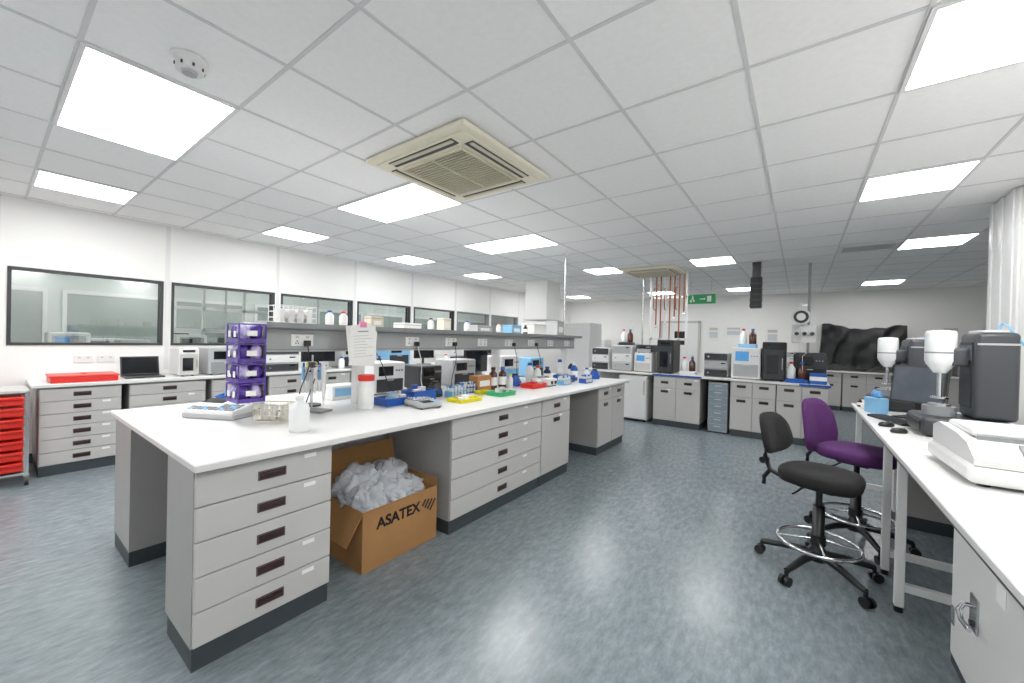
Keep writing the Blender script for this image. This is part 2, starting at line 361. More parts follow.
# purple tip racks hung on the shelf end
b=B()
for i in range(4):
    z=i*.15
    b.box(-.125,.125,-.09,.09,z,z+.006,violet)
    for a in((-.13,.13,-.095,-.088),(-.13,.13,.088,.095),(-.13,-.123,-.088,.088),(.123,.13,-.088,.088)):
        b.box(*a,z,z+.03,violet); b.box(*a,z+.132,z+.142,violet)
    for sx in(-.126,.126):
        for sy in(-.091,.091): b.box(sx-.005,sx+.005,sy-.005,sy+.005,z+.03,z+.132,violet)
    for p in(-.06,.062):
        for q in(-.042,.042):
            b.lump((p,q,z+.075),(.055,.040,.06),violet if (i+(p>0)+(q>0))%2 else violet2,.4,7,i*5+p*30+q*60,18,12)
    for sx,sy in((-.06,-.097),(.06,-.097)): b.box(sx-.028,sx+.022,sy-.001,sy,z+.04,z+.085,paper)
    b.box(.1305,.1315,-.04,.03,z+.05,z+.09,paper)
b.box(-.12,.12,.095,.099,.0,.62,lgrey); b.box(-.1,-.07,.09,.16,.612,.62,steel).box(.07,.1,.09,.16,.612,.62,steel)
ob=b.done('hanging_purple_tip_racks',(-2.735,.965,1.03),0); ob.scale=(.72,.78,.80)
# wire basket
b=B(); w,d,h=.18,.13,.11
for z in(0.004,.04,.08,h): 
    r=.003 if z<h else .004
    for a in(((-w/2,-d/2,z),(w/2,-d/2,z)),((w/2,-d/2,z),(w/2,d/2,z)),((w/2,d/2,z),(-w/2,d/2,z)),((-w/2,d/2,z),(-w/2,-d/2,z))): b.cyl(*a,r,cream,seg=6)
for i in range(9):
    x=-w/2+w*i/8; b.cyl((x,-d/2,.004),(x,-d/2,h),.002,cream,seg=6); b.cyl((x,d/2,.004),(x,d/2,h),.002,cream,seg=6); b.cyl((x,-d/2,.004),(x,d/2,.004),.002,cream,seg=6)
for i in range(7):
    y=-d/2+d*i/6; b.cyl((-w/2,y,.004),(-w/2,y,h),.002,cream,seg=6); b.cyl((w/2,y,.004),(w/2,y,h),.002,cream,seg=6)
for i in range(3):
    b.cyl((-.06+i*.06,0,.006),(-.06+i*.06,0,.1),.02,wplas,seg=12)
b.done('wire_basket',(-2.66,1.10,T),35)
bottle('plastic_wash_bottle',-2.27,1.07,T,.052,.205,bottlew,wplas,.36,0,False)
# benchtop keypad label printer
b=B(); mt=Matrix.Translation((0,0,.02))@Matrix.Rotation(math.radians(12),4,'X')
b.box(-.17,.17,-.11,.11,0.0,.03,wgrey,.01); b.box(-.165,.165,-.1,.11,.0,.05,wplas,.012,mt)
mt2=Matrix.Translation((0,0,.018))@Matrix.Rotation(math.radians(12),4,'X')
b.box(-.15,-.01,.02,.09,.05,.056,screen,.002,mt2)
for i in range(9):
    for j in range(4 if i>4 else 2): b.box(-.145+i*.034,-.12+i*.034,-.085+j*.025,-.067+j*.025,.05,.058,mgrey if (i+j)%3 else lblue,.002,mt2)
b.box(.03,.15,.04,.1,.05,.09,wgrey,.006,mt2); b.box(.045,.135,.05,.09,.09,.094,blue,.001,mt2)
b.tube([(.1,.11,.04),(.16,.2,.01),(.26,.2,.008),(.33,.28,.008),(.34,.38,.2)],.004,black,8)
ob=b.done('benchtop_keypad_printer',(-3.03,.94,T),28); ob.scale=(1.1,1.05,1.1)
tray('blue_tray',-3.5,1.2,T,.26,.18,.07,blue,55,'stuff')
b=B(); b.lump((0,0,.04),(.09,.06,.035),blue,.4,6,4); b.lump((.09,.03,.035),(.06,.045,.03),lblue,.4,6,9); b.done('nitrile_gloves_pile',(-3.26,1.13,T),20)
b=B(); b.lathe((0,0,0),[(.052,0),(.056,.01),(.056,.2),(.05,.215)],bottlew,28); b.lathe((0,0,0),[(.057,.21),(.06,.215),(.06,.25),(.055,.255)],red,28); b.lathe((0,0,0),[(.0565,.05),(.0572,.052),(.0572,.16),(.0565,.162)],paper,28); b.done('red_lidded_tub',(-2.62,1.72,T))
b=B(); b.cyl((0,0,0),(0,0,.015),.07,dark); b.cyl((0,0,.015),(0,0,.3),.01,steel); b.torus((0,0,.27),.05,.006,dark,24,8)
for i in range(6):
    a=i*math.pi/3; x,y=.055*math.cos(a),.055*math.sin(a); b.cyl((x,y,.1),(x,y,.2),.006,wplas,r1=.014,seg=10); b.cyl((x,y,.2),(x,y,.3),.014,[wplas,lblue,wgrey][i%3],seg=12); b.cyl((x,y,.3),(x,y,.33),.008,[red,blue,yellow][i%3],seg=10)
b.done('pipette_stand',(-3.0,1.5,T))
b=B(); b.box(-.08,.08,-.06,.06,0,.015,mgrey,.004).cyl((-.05,0,.015),(-.05,0,.4),.006,steel).cyl((-.05,0,.33),(.07,0,.33),.005,steel).cyl((.05,0,.15),(.05,0,.34),.016,wplas).cyl((.05,0,.05),(.05,0,.15),.003,wplas,r1=.012).box(-.065,-.035,-.015,.015,.31,.35,dark,.003); b.done('retort_stand',(-2.75,1.42,T),20)
def rack(name,x,y,rz,m,n=(5,3),w=.2,d=.1,h=.06,tops=(blue,lblue,wplas)):
    b=B(); b.box(-w/2,w/2,-d/2,d/2,0,.008,m,.002).box(-w/2,w/2,-d/2,d/2,h-.008,h,m,.002).box(-w/2,-w/2+.008,-d/2,d/2,.008,h-.008,m).box(w/2-.008,w/2,-d/2,d/2,.008,h-.008,m)
    for i in range(n[0]):
        for j in range(n[1]):
            px_,py_=-w/2+w*(i+.5)/n[0],-d/2+d*(j+.5)/n[1]; b.cyl((px_,py_,.008),(px_,py_,h+.03),.009,wplas,seg=8).cyl((px_,py_,h+.03),(px_,py_,h+.045),.011,random.choice(tops),seg=8)
    b.done(name,(x,y,T),rz)
tray('blue_tray',-2.64,1.98,T,.24,.17,.06,blue,90,'stuff')
tray('blue_tray',-2.66,2.26,T,.24,.17,.09,blue,90,'stuff')
b=B(); b.box(-.1,.1,-.14,.12,.008,.05,wgrey,.012); b.box(-.085,.085,-.03,.11,.052,.06,steel,.003); b.box(-.07,.02,-.137,-.06,.05,.053,screen); b.box(.03,.08,-.13,-.08,.05,.054,lblue,.002)
for sx in(-.08,.08):
    for sy in(-.12,.1): b.cyl((sx,sy,0),(sx,sy,.01),.012,black,seg=10)
b.done('laboratory_balance',(-2.40,2.08,T),80)
tray('yellow_tray',-2.34,2.5,T,.26,.17,.03,yellow,90,'stuff')
tray('green_tray',-2.34,3.02,T,.24,.17,.04,green,90,'stuff')
tray('yellow_tray',-2.53,2.96,T,.14,.1,.03,yellow,90)
tray('red_tray',-2.45,3.76,T,.28,.17,.05,red,90,'stuff')
rack('test_tube_rack',-2.56,2.62,90,lblue); rack('test_tube_rack',-2.68,2.88,90,blue,w=.22)
rack('test_tube_rack',-2.25,4.7,90,blue,(6,4)); rack('test_tube_rack',-2.35,4.3,90,lblue,(6,3))
for (x,y,r,h,bo,ca) in[(-2.66,3.28,.045,.24,amber,black),(-2.64,3.42,.045,.24,amber,blue),(-2.7,4.05,.05,.26,bottlew,blue),(-2.68,4.2,.045,.22,bottlew,red),(-2.66,4.4,.05,.2,dblue,blue),(-2.5,4.85,.05,.24,blue,wplas),(-2.36,4.95,.04,.18,bottlew,blue),(-2.65,5.05,.05,.25,dblue,wplas),(-2.62,3.54,.03,.15,bottlew,yellow),(-2.7,4.8,.05,.28,bottlew,blue)]:
    bottle('reagent_bottle',x,y,T,r,h,bo,ca)
def hotplate(x,y,rz,m=wplas):
    b=B(); b.box(-.09,.09,-.13,.12,.008,.09,m,.012); b.cyl((0,.02,.09),(0,.02,.105),.075,steel,seg=28); b.cyl((-.04,-.14,.045),(-.04,-.128,.045),.02,dark); b.cyl((.04,-.14,.045),(.04,-.128,.045),.02,dark)
    b.box(-.08,.08,-.12,.1,0,.01,black); b.done('magnetic_hotplate',(x,y,T),rz)
hotplate(-2.48,4.04,90); hotplate(-2.52,4.6,90,blue)
def mixer(x,y,rz=90,m=dark):
    b=B(); b.lathe((0,0,0),[(.07,0),(.075,.01),(.065,.07),(.05,.1),(.045,.12)],m,24); b.lathe((0,0,0),[(.03,.12),(.035,.125),(.035,.14),(.02,.142)],black,20); b.box(-.03,.03,-.075,-.06,.03,.06,blue,.004); b.done('vortex_mixer',(x,y,T),rz)
mixer(-2.72,2.5); mixer(-2.71,3.75,90,blue); mixer(-2.4,5.3,90,blue)
analyser('bench_analyser',-3.12,2.3,T,90,.35,.3,.3,wplas,dark,0); analyser('bench_analyser',-3.1,2.8,T,90,.3,.3,.25,dark,black,0)
analyser('bench_analyser',-3.1,3.3,T,90,.38,.3,.3,wgrey,dark,0); analyser('centrifuge',-3.1,4.2,T,90,.4,.35,.32,wplas,lblue,0); analyser('bench_analyser',-3.1,4.85,T,90,.35,.3,.28,lblue,dark,0)
monitor('computer_monitor',-3.3,3.72,T,90,.42,.28)
b=B(); b.box(-.12,.12,-.09,.09,0,.12,wplas,.004).box(-.1,.1,-.0915,-.089,.03,.1,lblue); b.done('glove_box',(-3.2,1.85,T),90)
b=B(); b.box(-.11,.11,-.06,.06,0,.16,wood,.004).box(-.08,.08,-.0615,-.059,.05,.11,paper); b.done('tip_box',(-2.7,3.12,T),90)
# things on reagent shelf
S=1.5205
for i,(y,w,d,h,m) in enumerate([(1.95,.12,.1,.09,creamd),(2.3,.2,.15,.05,paper),(2.75,.1,.1,.12,cream),(3.3,.25,.15,.07,wgrey),(3.9,.2,.15,.1,lblue),(4.4,.3,.2,.14,paper),(4.95,.2,.2,.2,wgrey)]):
    b=B(); b.box(-d/2,d/2,-w/2,w/2,0,h,m,.004); b.box(-d/2-.001,d/2+.001,-w/2-.001,w/2+.001,h-.02,h-.016,mgrey); b.box(d/2,d/2+.001,-w*.3,w*.3,h*.2,h*.6,paper); b.done('storage_box',(-2.88,y,S))
b=B(); w,d,h=.14,.26,.12
for z in(.004,.04,.08,h):
    for a in(((-w/2,-d/2,z),(w/2,-d/2,z)),((w/2,-d/2,z),(w/2,d/2,z)),((w/2,d/2,z),(-w/2,d/2,z)),((-w/2,d/2,z),(-w/2,-d/2,z))): b.cyl(*a,.0028,wplas,seg=6)
for i in range(9):
    y=-d/2+d*i/8; b.cyl((-w/2,y,.004),(-w/2,y,h),.0025,wplas,seg=6); b.cyl((w/2,y,.004),(w/2,y,h),.0025,wplas,seg=6)
for i in range(4): b.box(-.05,.05,-.11+i*.06,-.07+i*.06,.005,.1,wplas,.004)
b.done('wire_rack',(-2.88,1.3,S))
for y,c in((1.55,blue),(1.66,red),(2.55,dark),(3.05,blue),(3.6,red),(4.15,amber)): bottle('reagent_bottle',-2.85,y,S,.03,.11,bottlew if c!=amber else amber,c if c!=amber else black)
# hanging sheets
b=B()
for i,(dy,dz,a) in enumerate([(-.03,.01,8),(.02,-.03,-4),(0,0,3)]):
    mt=Matrix.Translation((-.0+i*.003,dy,dz))@Matrix.Rotation(math.radians(a),4,'X'); b.box(-.0006,.0006,-.12,.12,-.27,0,paper,0,mt)
    if i==2:
        for k in range(8): b.box(.0006,.0010,-.09,.05+.04*math.sin(k*2),-.075-k*.022,-.072-k*.022,wgrey,0,mt)
        b.box(.0006,.001,-.05,.05,-.045,-.037,mgrey,0,mt)
b.box(-.006,.016,-.03,.03,-.01,.03,pink,.003); b.cyl((0.003,0,.03),(0.003,0,.05),.006,pink,seg=10); b.done('hanging_note_sheets',(-2.655,1.70,1.52),8)
b=B()
for y0,y1 in((1.35,1.3),(1.86,2.13),(2.32,2.42),(2.8,2.76),(3.8,3.9),(4.3,4.5)):
    pts=[]
    for i in range(13):
        t=i/12; pts.append((-2.765+.01*math.sin(t*3.1),y0+(y1-y0)*t+.02*math.sin(t*7),1.38-(1.38-.912)*t**.8))
    b.tube(pts,.004,black if y0!=2.32 else wplas,6); b.box(-2.786,-2.755,y0-.02,y0+.02,1.365,1.405,black,.004)
b.done('power_cables')

# ---------------------------------------------------------------- carton with bags
x0,x1,y0,y1,hh=-2.58,-2.10,1.375,1.975,.375; b=B(); t=.006
b.box(x0,x1,y0,y1,0,t,card).box(x0,x0+t,y0,y1,t,hh,card).box(x1-t,x1,y0,y1,t,hh,card).box(x0+t,x1-t,y0,y0+t,t,hh,card).box(x0+t,x1-t,y1-t,y1,t,hh,card)
def flap(p0,p1,out,l,ang):
    p0=Vector(p0);p1=Vector(p1);o=Vector(out); d=o*math.cos(ang)*l+Vector((0,0,math.sin(ang)*l)); n=(p1-p0).cross(d).normalized()*t
    vs=[p0,p1,p1+d,p0+d]; vs+= [v+n for v in vs]; b.add(vs,[(0,1,2,3),(7,6,5,4),(0,4,5,1),(1,5,6,2),(2,6,7,3),(3,7,4,0)],card)
flap((x0,y0,hh),(x0,y1,hh),(-1,0,0),.26,1.35); flap((x0,y1,hh),(x1,y1,hh),(0,1,0),.05,1.4); flap((x0,y0,hh),(x1,y0,hh),(0,-1,0),.2,-1.0)
carton=b.done('cardboard_carton')
text(carton,'printed_label','ASATEX',(x1+.001,(y0+y1)/2-.03,.27),(math.radians(90),0,math.radians(90)),.095,black)
lg=B()
for i in range(4): lg.box(0,.0015,-.05+i*.028,-.035+i*.028,0,.05+.012*i,black,0,Matrix.Translation((x1,1.875,.24))@Matrix.Rotation(math.radians(-35),4,'X'))
lg.done('printed_logo',parent=carton)
b=B(); 
for i,(dx,dy,dz,r) in enumerate([(-.08,.17,.41,.15),(.09,.14,.37,.12),(.08,.35,.35,.12),(-.08,.40,.41,.14),(.07,.49,.35,.09),(0,.27,.37,.15),(-.02,.1,.36,.1)]):
    b.lump((-2.335+dx,y0+dy,dz),(r*.95,r,r*.9),bagm,.4,6,i*3.7,40,26)
    b.lump((-2.335+dx+.01,y0+dy-.01,dz-.01),(r*.85,r*.88,r*.8),bagm,.5,8,i*5.3+1,40,26)
    b.lump((-2.335+dx,y0+dy,dz-.03),(r*.55,r*.58,r*.5),wgrey if i%2 else paper,.45,6,i*2.1)
b.done('plastic_bags')
b=B(); b.lathe((0,0,0),[(.1,0),(.115,.4),(.12,.43),(.12,.45),(.11,.45)],binm,28); b.lump((0,0,.47),(.125,.125,.05),black,.3,6,2); b.done('waste_bin',(-3.06,.84,0))
b=B(); b.lathe((0,0,0),[(.1,0),(.12,.4),(.125,.42)],mgrey,28); b.lump((0,0,.43),(.13,.13,.06),bagm,.35,6,5); b.done('waste_bin',(-2.7,1.0,0))

# ---------------------------------------------------------------- left bench items
b=B(); b.box(-.18,.18,-.24,.24,0,.055,red,.01).box(-.19,.19,-.25,.25,.055,.075,red,.01).box(-.06,.06,-.02,.02,.075,.085,red,.004); b.done('red_storage_box',(-6.08,.64,T))
b=B(); b.box(-.14,.14,-.17,.17,0,.02,dark,.006); mt=Matrix.Translation((-.13,0,.02))@Matrix.Rotation(math.radians(-14),4,'Y'); b.box(-.006,.006,-.17,.17,0,.22,black,.003,mt); b.box(.006,.0075,-.155,.155,.015,.205,screen,0,mt)
for i in range(8):
    for j in range(4): b.box(-.08+j*.03,-.056+j*.03,-.14+i*.036,-.11+i*.036,.02,.024,black)
b.done('laptop',(-6.15,1.12,T),0)
analyser('bench_analyser',-5.98,1.5,T,90,.2,.4,.34,wplas,lgrey,2); analyser('bench_analyser',-5.98,1.9,T,90,.42,.42,.34,wgrey,mgrey,0)
analyser('bench_analyser',-5.98,2.55,T,90,.5,.42,.36,wplas,dark,1); monitor('computer_monitor',-6.1,3.15,T,80); analyser('bench_analyser',-5.98,3.7,T,90,.45,.42,.4,wgrey,dark,0)
analyser('bench_analyser',-5.98,4.6,T,90,.5,.42,.42,lblue,dark,0); monitor('computer_monitor',-6.1,5.3,T,90); analyser('bench_analyser',-5.98,6.2,T,90,.6,.42,.45,wplas,dark,1); analyser('bench_analyser',-5.98,7.2,T,90,.5,.42,.4,dark,black,0)
for y in(2.15,3.4,4.1,5.7): bottle('reagent_bottle',-5.95,y+.05,T,.045,.2,random.choice([bottlew,amber]),random.choice([blue,red]))
b=B()
for y in(.62,.80): b.box(XL,XL+.012,y,y+.15,1.06,1.14,wplas,.003).box(XL+.012,XL+.015,y+.03,y+.05,1.11,1.125,lgrey).box(XL+.012,XL+.015,y+.1,y+.12,1.11,1.125,lgrey)
b.done('wall_socket')

# ---------------------------------------------------------------- back bench
YF=7.1
b=B(); b.box(-3.5,.36,YF-.03,YF+.95,.868,.9,white,.004,seg=1).box(-3.49,.35,YF-.025,YF+.94,.866,.869,mgrey); b.box(-3.5,.36,YF+.78,YF+.82,0,.866,lgrey)
b.box(-2.1,-1.3,YF-.034,YF-.028,.87,.9,blue).box(-.0,.36,YF-.034,YF-.028,.87,.9,blue)
b.done('instrument_bench')
cabinet('door_cabinet',(-2.08,YF,0),0,.76,.7,[(.5,[(1,'d'),(3,'D')]),(.5,[(1,'d'),(3,'D')])])
cabinet('door_cabinet',(-.88,YF,0),0,.6,.7,[(1,[(1.3,'DD'),(3,'DD')])])
cabinet('door_cabinet',(-.27,YF,0),0,.61,.7,[(1,[(1.3,'DD'),(3,'DD')])])
b=B(); b.box(0,.52,0,.6,.03,.84,wplas,.01).box(.005,.515,-.03,0,.05,.83,wplas,.012).box(.46,.48,-.05,-.03,.5,.75,lgrey,.004).box(.02,.5,-.005,.0,.03,.05,dark)
for x in(.05,.47):
    for y in(.05,.5): b.cyl((x,y,0),(x,y,.03),.02,black,seg=10)
b.done('undercounter_fridge',(-2.72,YF+.02,0))
b=B(); b.box(0,.28,0,.4,.02,.82,wgrey,.004)
for i in range(7):
    z=.04+i*.11; b.box(.01,.27,-.012,0,z,z+.1,M('smoke_drawer','#8797a2',.2),.006); b.box(.09,.19,-.022,-.01,z+.06,z+.075,lgrey,.003)
for x in(.03,.25):
    for y in(.04,.36): b.cyl((x,y,0),(x,y,.025),.02,black,seg=10)
b.done('small_drawer_tower',(-1.2,YF+.03,0))
analyser('liquid_chromatograph',-3.15,YF+.1,T,0,.35,.5,.42,wplas,dark,1)
analyser('liquid_chromatograph',-2.72,YF+.1,T,0,.38,.5,.48,wplas,wgrey,1)
analyser('liquid_chromatograph',-2.32,YF+.1,T,0,.32,.5,.35,wplas,lgrey,0,screenb)
analyser('liquid_chromatograph',-2.32,YF+.14,T+.351,0,.3,.4,.15,dark,wgrey,0)
analyser('column_oven',-1.93,YF+.1,T,0,.28,.5,.6,black,dark,2)
analyser('bench_printer',-1.12,YF+.12,T,0,.36,.45,.4,wgrey,dark,1)
analyser('liquid_chromatograph',-.69,YF+.08,T,0,.4,.5,.5,wplas,wgrey,0,screenb)
analyser('column_oven',-.32,YF+.08,T,0,.3,.5,.6,black,dark,2)
def solvent(x,y,z,n,m=blue,rz=0):
    b=B(); w=.13*n; b.box(-w/2,w/2,-.09,.09,0,.06,m,.006)
    for i in range(n):
        px_=-w/2+.13*(i+.5); b.lathe((px_,0,.061),[(.05,0),(.053,.01),(.053,.15),(.02,.2),(.02,.22)],amber if i%2 else bottlew,18); b.cyl((px_,0,.28),(px_,0,.31),.024,blue if i%2 else red,seg=14)
        b.tube([(px_,0,.31),(px_,.02,.4),(px_+.05,.08,.45)],.003,wplas,6)
    b.done('solvent_bottle_tray',(x,y,z),rz)
solvent(-1.58,YF+.3,T,2,wplas); solvent(-.035,YF+.12,T,2,blue); solvent(-.69,YF+.34,T+.501,2,lblue); solvent(-2.72,YF+.36,T+.481,2,dark)
analyser('gas_chromatograph',.12,YF+.27,T,0,.4,.4,.45,dark,black,0)
b=B(); b.box(-.1,.1,-.03,.05,0,.16,blue,.01).box(-.1,.1,-.034,-.03,.05,.11,paper); b.done('wipe_dispenser',(.22,YF+.1,T))
b=B()
for i in range(8):
    x=-2.37+i*.085; m_=wplas if i in(0,3) else copper; zz=1.75+.04*i if i%2 else 1.55
    b.cyl((x,7.62,zz),(x,7.62,H-.006),.013,m_,seg=10)
    b.box(x-.02,x+.02,7.6,7.64,zz-.05,zz,steel,.004)
b.box(-2.42,-1.73,7.64,7.67,1.5,1.54,wplas).box(-2.42,-1.73,7.64,7.67,2.3,2.34,steel)
for x in(-2.42,-1.75): b.box(x,x+.03,7.64,7.67,.9+.0005,H-.006,wplas)
for i in range(3):
    x=-2.3+i*.2; b.tube([(x,7.6,2.5),(x,7.52,2.48),(x,7.5,2.3),(x,7.52,2.1),(x,7.6,2.08)],.009,copper,8)
b.done('gas_pipe_manifold',(0,.2,0))
b=B(); b.cyl((-2.55,7.85,T),(-2.55,7.85,H-.006),.015,steel,seg=12).cyl((-2.55,7.85,H-.03),(-2.55,7.85,H-.006),.04,wplas).cyl((-2.55,7.85,T),(-2.55,7.85,T+.015),.035,steel); b.done('service_pole')
b=B(); b.cyl((.1,7.72,T),(.1,7.72,H-.006),.02,mgrey,seg=12).cyl((.0,7.7,1.25),(.0,7.7,2.15),.014,wplas,seg=12); b.cyl((0,7.7,1.92),(0,7.62,1.92),.13,wplas,seg=32).cyl((0,7.62,1.92),(0,7.61,1.92),.1,dark,seg=32).cyl((0,7.61,1.92),(0,7.6,1.92),.06,wplas)
b.box(-.12,.2,7.7,7.74,1.5,1.8,wplas,.01)
for i in range(3): b.cyl((-.05+i*.1,7.7,1.65),(-.05+i*.1,7.66,1.65),.03,dark,seg=16)
b.box(-.02,.12,7.71,7.73,2.1,2.13,steel); b.done('gas_regulator_panel',(0,.2,0))
b=B(); b.box(-.08,.08,-.08,.08,-.75,-.25,black,.01).box(-.06,.06,-.06,.06,-.25,-.006,dark,.004)
for i in range(5): b.box(-.085,.085,-.085,.085,-.72+i*.09,-.70+i*.09,dark)
b.done('hanging_extraction_duct',(-.6,7.5,H))
b=B(); b.box(-.28,.28,-.012,.012,-.1,.1,egreen,.004); b.cyl((-.2,0,.1),(-.2,0,.405),.004,steel,seg=8).cyl((.2,0,.1),(.2,0,.405),.004,steel,seg=8)
b.box(.12,.2,-.0145,-.012,-.06,.06,paper); b.box(-.02,.06,-.0145,-.012,-.008,.008,paper); b.add([(.06,-.0145,-.03),(.09,-.0145,0),(.06,-.0145,.03)],[(0,1,2)],paper)
b.cyl((-.16,-.0145,.055),(-.16,-.012,.055),.018,paper,seg=12); b.box(-.18,-.14,-.0145,-.012,-.01,.034,paper); b.box(-.21,-.175,-.0145,-.012,-.065,-.012,paper,0); b.box(-.15,-.12,-.0145,-.012,-.06,-.012,paper)
b.done('exit_sign',(-1.71,9.0,2.39))
# back wall bench and draped hood
b=B(); b.box(-.9,3.4,YB-.85,YB-.015,.868,.9,white,.004,seg=1); b.done('rear_wall_worktop')
for i in range(5): cabinet('door_cabinet',(-.85+i*.82,YB-.8,0),0,.8,.76,[(1,[(1.2,'DD'),(3,'DD')])])
analyser('bench_analyser',2.2,YB-.7,T,0,.5,.5,.5,wplas,dark,0); analyser('bench_analyser',2.85,YB-.7,T,0,.5,.5,.6,wgrey,dark,1); analyser('bench_analyser',-.3,YB-.7,T,0,.5,.5,.4,wplas,wgrey,1)
b=B(); nx,nz=90,44; vs=[]; xs=nx+1
for j in range(nz+1):
    v=j/nz
    for i in range(xs):
        u=i/nx; x=.42+1.42*u
        fold=math.sin(u*26+v*5+2*noise.noise(Vector((u*4,v*2,1))))*.025*(.3+v)
        sw=math.sin((v*3.2+1.6*(u-.5)**2*4)*6)*.018*(1-v)+noise.noise(Vector((u*6,v*5,0)))*.05
        topz=2.0-.10*math.sin(math.pi*u)**2+.04*noise.noise(Vector((u*7,0,5)))-.05*u
        botz=.93+.13*abs(math.sin(u*5.2+.4))+.05*noise.noise(Vector((u*9,0,2)))
        if v<.18: y=YB-.06-(v/.18)*.42-sw*.3; z=topz+.3*sw*(v/.18)
        else:
            q=(v-.18)/.82; y=YB-.48-.16*q-fold-sw; z=topz-q*(topz-botz)
        x+= fold*.5 + .05*(u-.5)*v*2
        vs.append((x,min(y,YB-.03),max(z,.905)))
b.add(vs,[(j*xs+i,j*xs+i+1,(j+1)*xs+i+1,(j+1)*xs+i) for j in range(nz) for i in range(nx)],drapem,True)
for u in(0,nx):
    base=[vs[j*xs+u] for j in range(nz+1)]; vv=base+[(p[0],YB-.03,p[2]) for p in base]; k=nz+1
    b.add(vv,[(j,j+1,k+j+1,k+j) for j in range(nz)],drapem,True)
b.done('black_draped_cover')
b=B(); b.box(-.35,.35,-.35,.35,.03,1.9,wplas,.015).box(-.345,.345,-.38,-.35,.7,1.89,wplas,.012).box(-.345,.345,-.38,-.35,.05,.69,wplas,.012).box(-.3,-.28,-.41,-.38,.8,1.2,steel,.004).box(-.3,-.28,-.41,-.38,.4,.65,steel,.004)
for sx in(-.3,.3):
    for sy in(-.3,.3): b.cyl((sx,sy,0),(sx,sy,.03),.02,black,seg=10)
b.done('tall_laboratory_fridge',(-4.5,9.2,0))
for x,w,h,z in((-2.0,.3,.42,1.75),(-1.5,.45,.3,1.8),(-.6,.3,.42,1.7),(2.6,.3,.42,1.75)):
    B().box(-w/2,w/2,-.004,0,-h/2,h/2,paper).box(-w*.35,w*.35,-.005,-.004,h*.2,h*.38,lgrey).box(-w*.35,w*.35,-.005,-.004,-h*.3,h*.1,M('print_grey','#c8ccd2',.8)).done('wall_notice',(x,YB-.001,z))
b=B(); b.box(-5.9,-3.7,11.6,YB-.015,.868,.9,white).box(-5.85,-3.75,11.65,YB-.03,.1,.868,lgrey).box(-5.8,-3.8,11.7,YB-.05,0,.1,dgrey)
for i in range(3): b.box(-5.8+i*.66,-5.2+i*.66,11.63,11.65,.12,.85,lgrey,.004)
b.done('rear_bench')
analyser('bench_analyser',-5.3,11.75,T,0,.6,.5,.6,wplas,dark,0); analyser('bench_analyser',-4.3,11.75,T,0,.6,.5,.5,wgrey,lblue,0)
b=B(); b.box(-.5,.5,-.02,.02,0,2.05,wplas,.004).box(.36,.4,-.06,-.02,1.0,1.1,steel,.004).box(-.15,.15,-.025,-.02,1.4,1.8,screen); b.box(-.56,-.5,-.03,.02,0,2.1,lgrey).box(.5,.56,-.03,.02,0,2.1,lgrey).box(-.56,.56,-.03,.02,2.05,2.11,lgrey); b.done('door_1',(-2.9,YB-.025,0))

# ---------------------------------------------------------------- right bench
b=B(); b.box(.42,XR-.1,-.5,5.12,.87,.9,white,.004,seg=1).box(.423,XR-.105,-.495,5.115,.862,.871,dark)
fr=wplas
for y in(.6,3.02,3.46,5.0):
    b.box(.45,.49,y-.02,y+.02,0.03,.862,fr,.004).box(1.15,1.19,y-.02,y+.02,.03,.862,fr,.004).box(.49,1.15,y-.018,y+.018,.8,.86,fr).box(.49,1.15,y-.018,y+.018,.12,.16,fr)
    for x in(.47,1.17): b.cyl((x,y,0),(x,y,.03),.02,black,seg=10)
b.box(1.15,1.19,-.4,5.0,.74,.8,fr).box(1.19,1.205,3.3,5.0,.3,.8,lgrey)
b.done('side_bench')
b=B(); b.box(.60,1.22,1.05,2.72,.03,.80,wplas,.008); b.box(.592,.60,1.12,2.66,.06,.77,white,.003); b.box(.60,1.2,1.1,2.7,0,.03,dgrey)
b.box(.584,.594,2.34,2.42,.32,.46,steel,.004); b.tube([(.59,2.38,.42),(.56,2.38,.42),(.545,2.38,.39),(.545,2.34,.37),(.55,2.27,.37)],.009,chrome,10); b.cyl((.584,2.38,.35),(.575,2.38,.35),.012,dark)
for z in(.2,.65): b.box(.586,.594,2.62,2.66,z,z+.08,steel,.003)
b.box(.590,.593,2.10,2.18,.55,.62,paper)
b.done('steel_cupboard')
cabinet('drawer_cabinet',(.66,4.9,0),-90,.45,.45,[(1,[(1,'d')]*4)],top=.78,labels=False,front=wplas)
# white bench spectrophotometer foreground
b=B()
b.box(0,.62,0,.55,.012,.09,wplas,.03,seg=4)
prof=[(0.02,.08),(0.02,.115),(.10,.165),(.22,.185),(.45,.195),(.53,.17),(.53,.08)]
vs=[(x,y,z) for x in(.02,.60) for (y,z) in prof]; n=len(prof)
b.add(vs,[(i,(i+1)%n,n+(i+1)%n,n+i) for i in range(n)]+[list(range(n))[::-1],list(range(n,2*n))],wplas)
ang=math.atan2(.05,.08); mt=Matrix.Translation((.33,.064,.145))@Matrix.Rotation(ang,4,'X')
b.box(-.17,.17,-.045,.045,0,.008,mgrey,.003,mt); b.box(-.155,.155,-.036,.036,.008,.0095,M('screen_grey','#7c8b90',.15),0,mt)
b.box(.05,.57,.15,.45,.182,.215,wplas,.015)
b.box(.06,.56,.14,.145,.172,.188,mgrey); b.box(.015,.605,-.002,.0,.085,.09,mgrey)
for x in(.06,.56):
    for y in(.06,.5): b.cyl((x,y,0),(x,y,.015),.02,black,seg=10)
b.done('white_spectrophotometer',(.555,2.36,T),2)
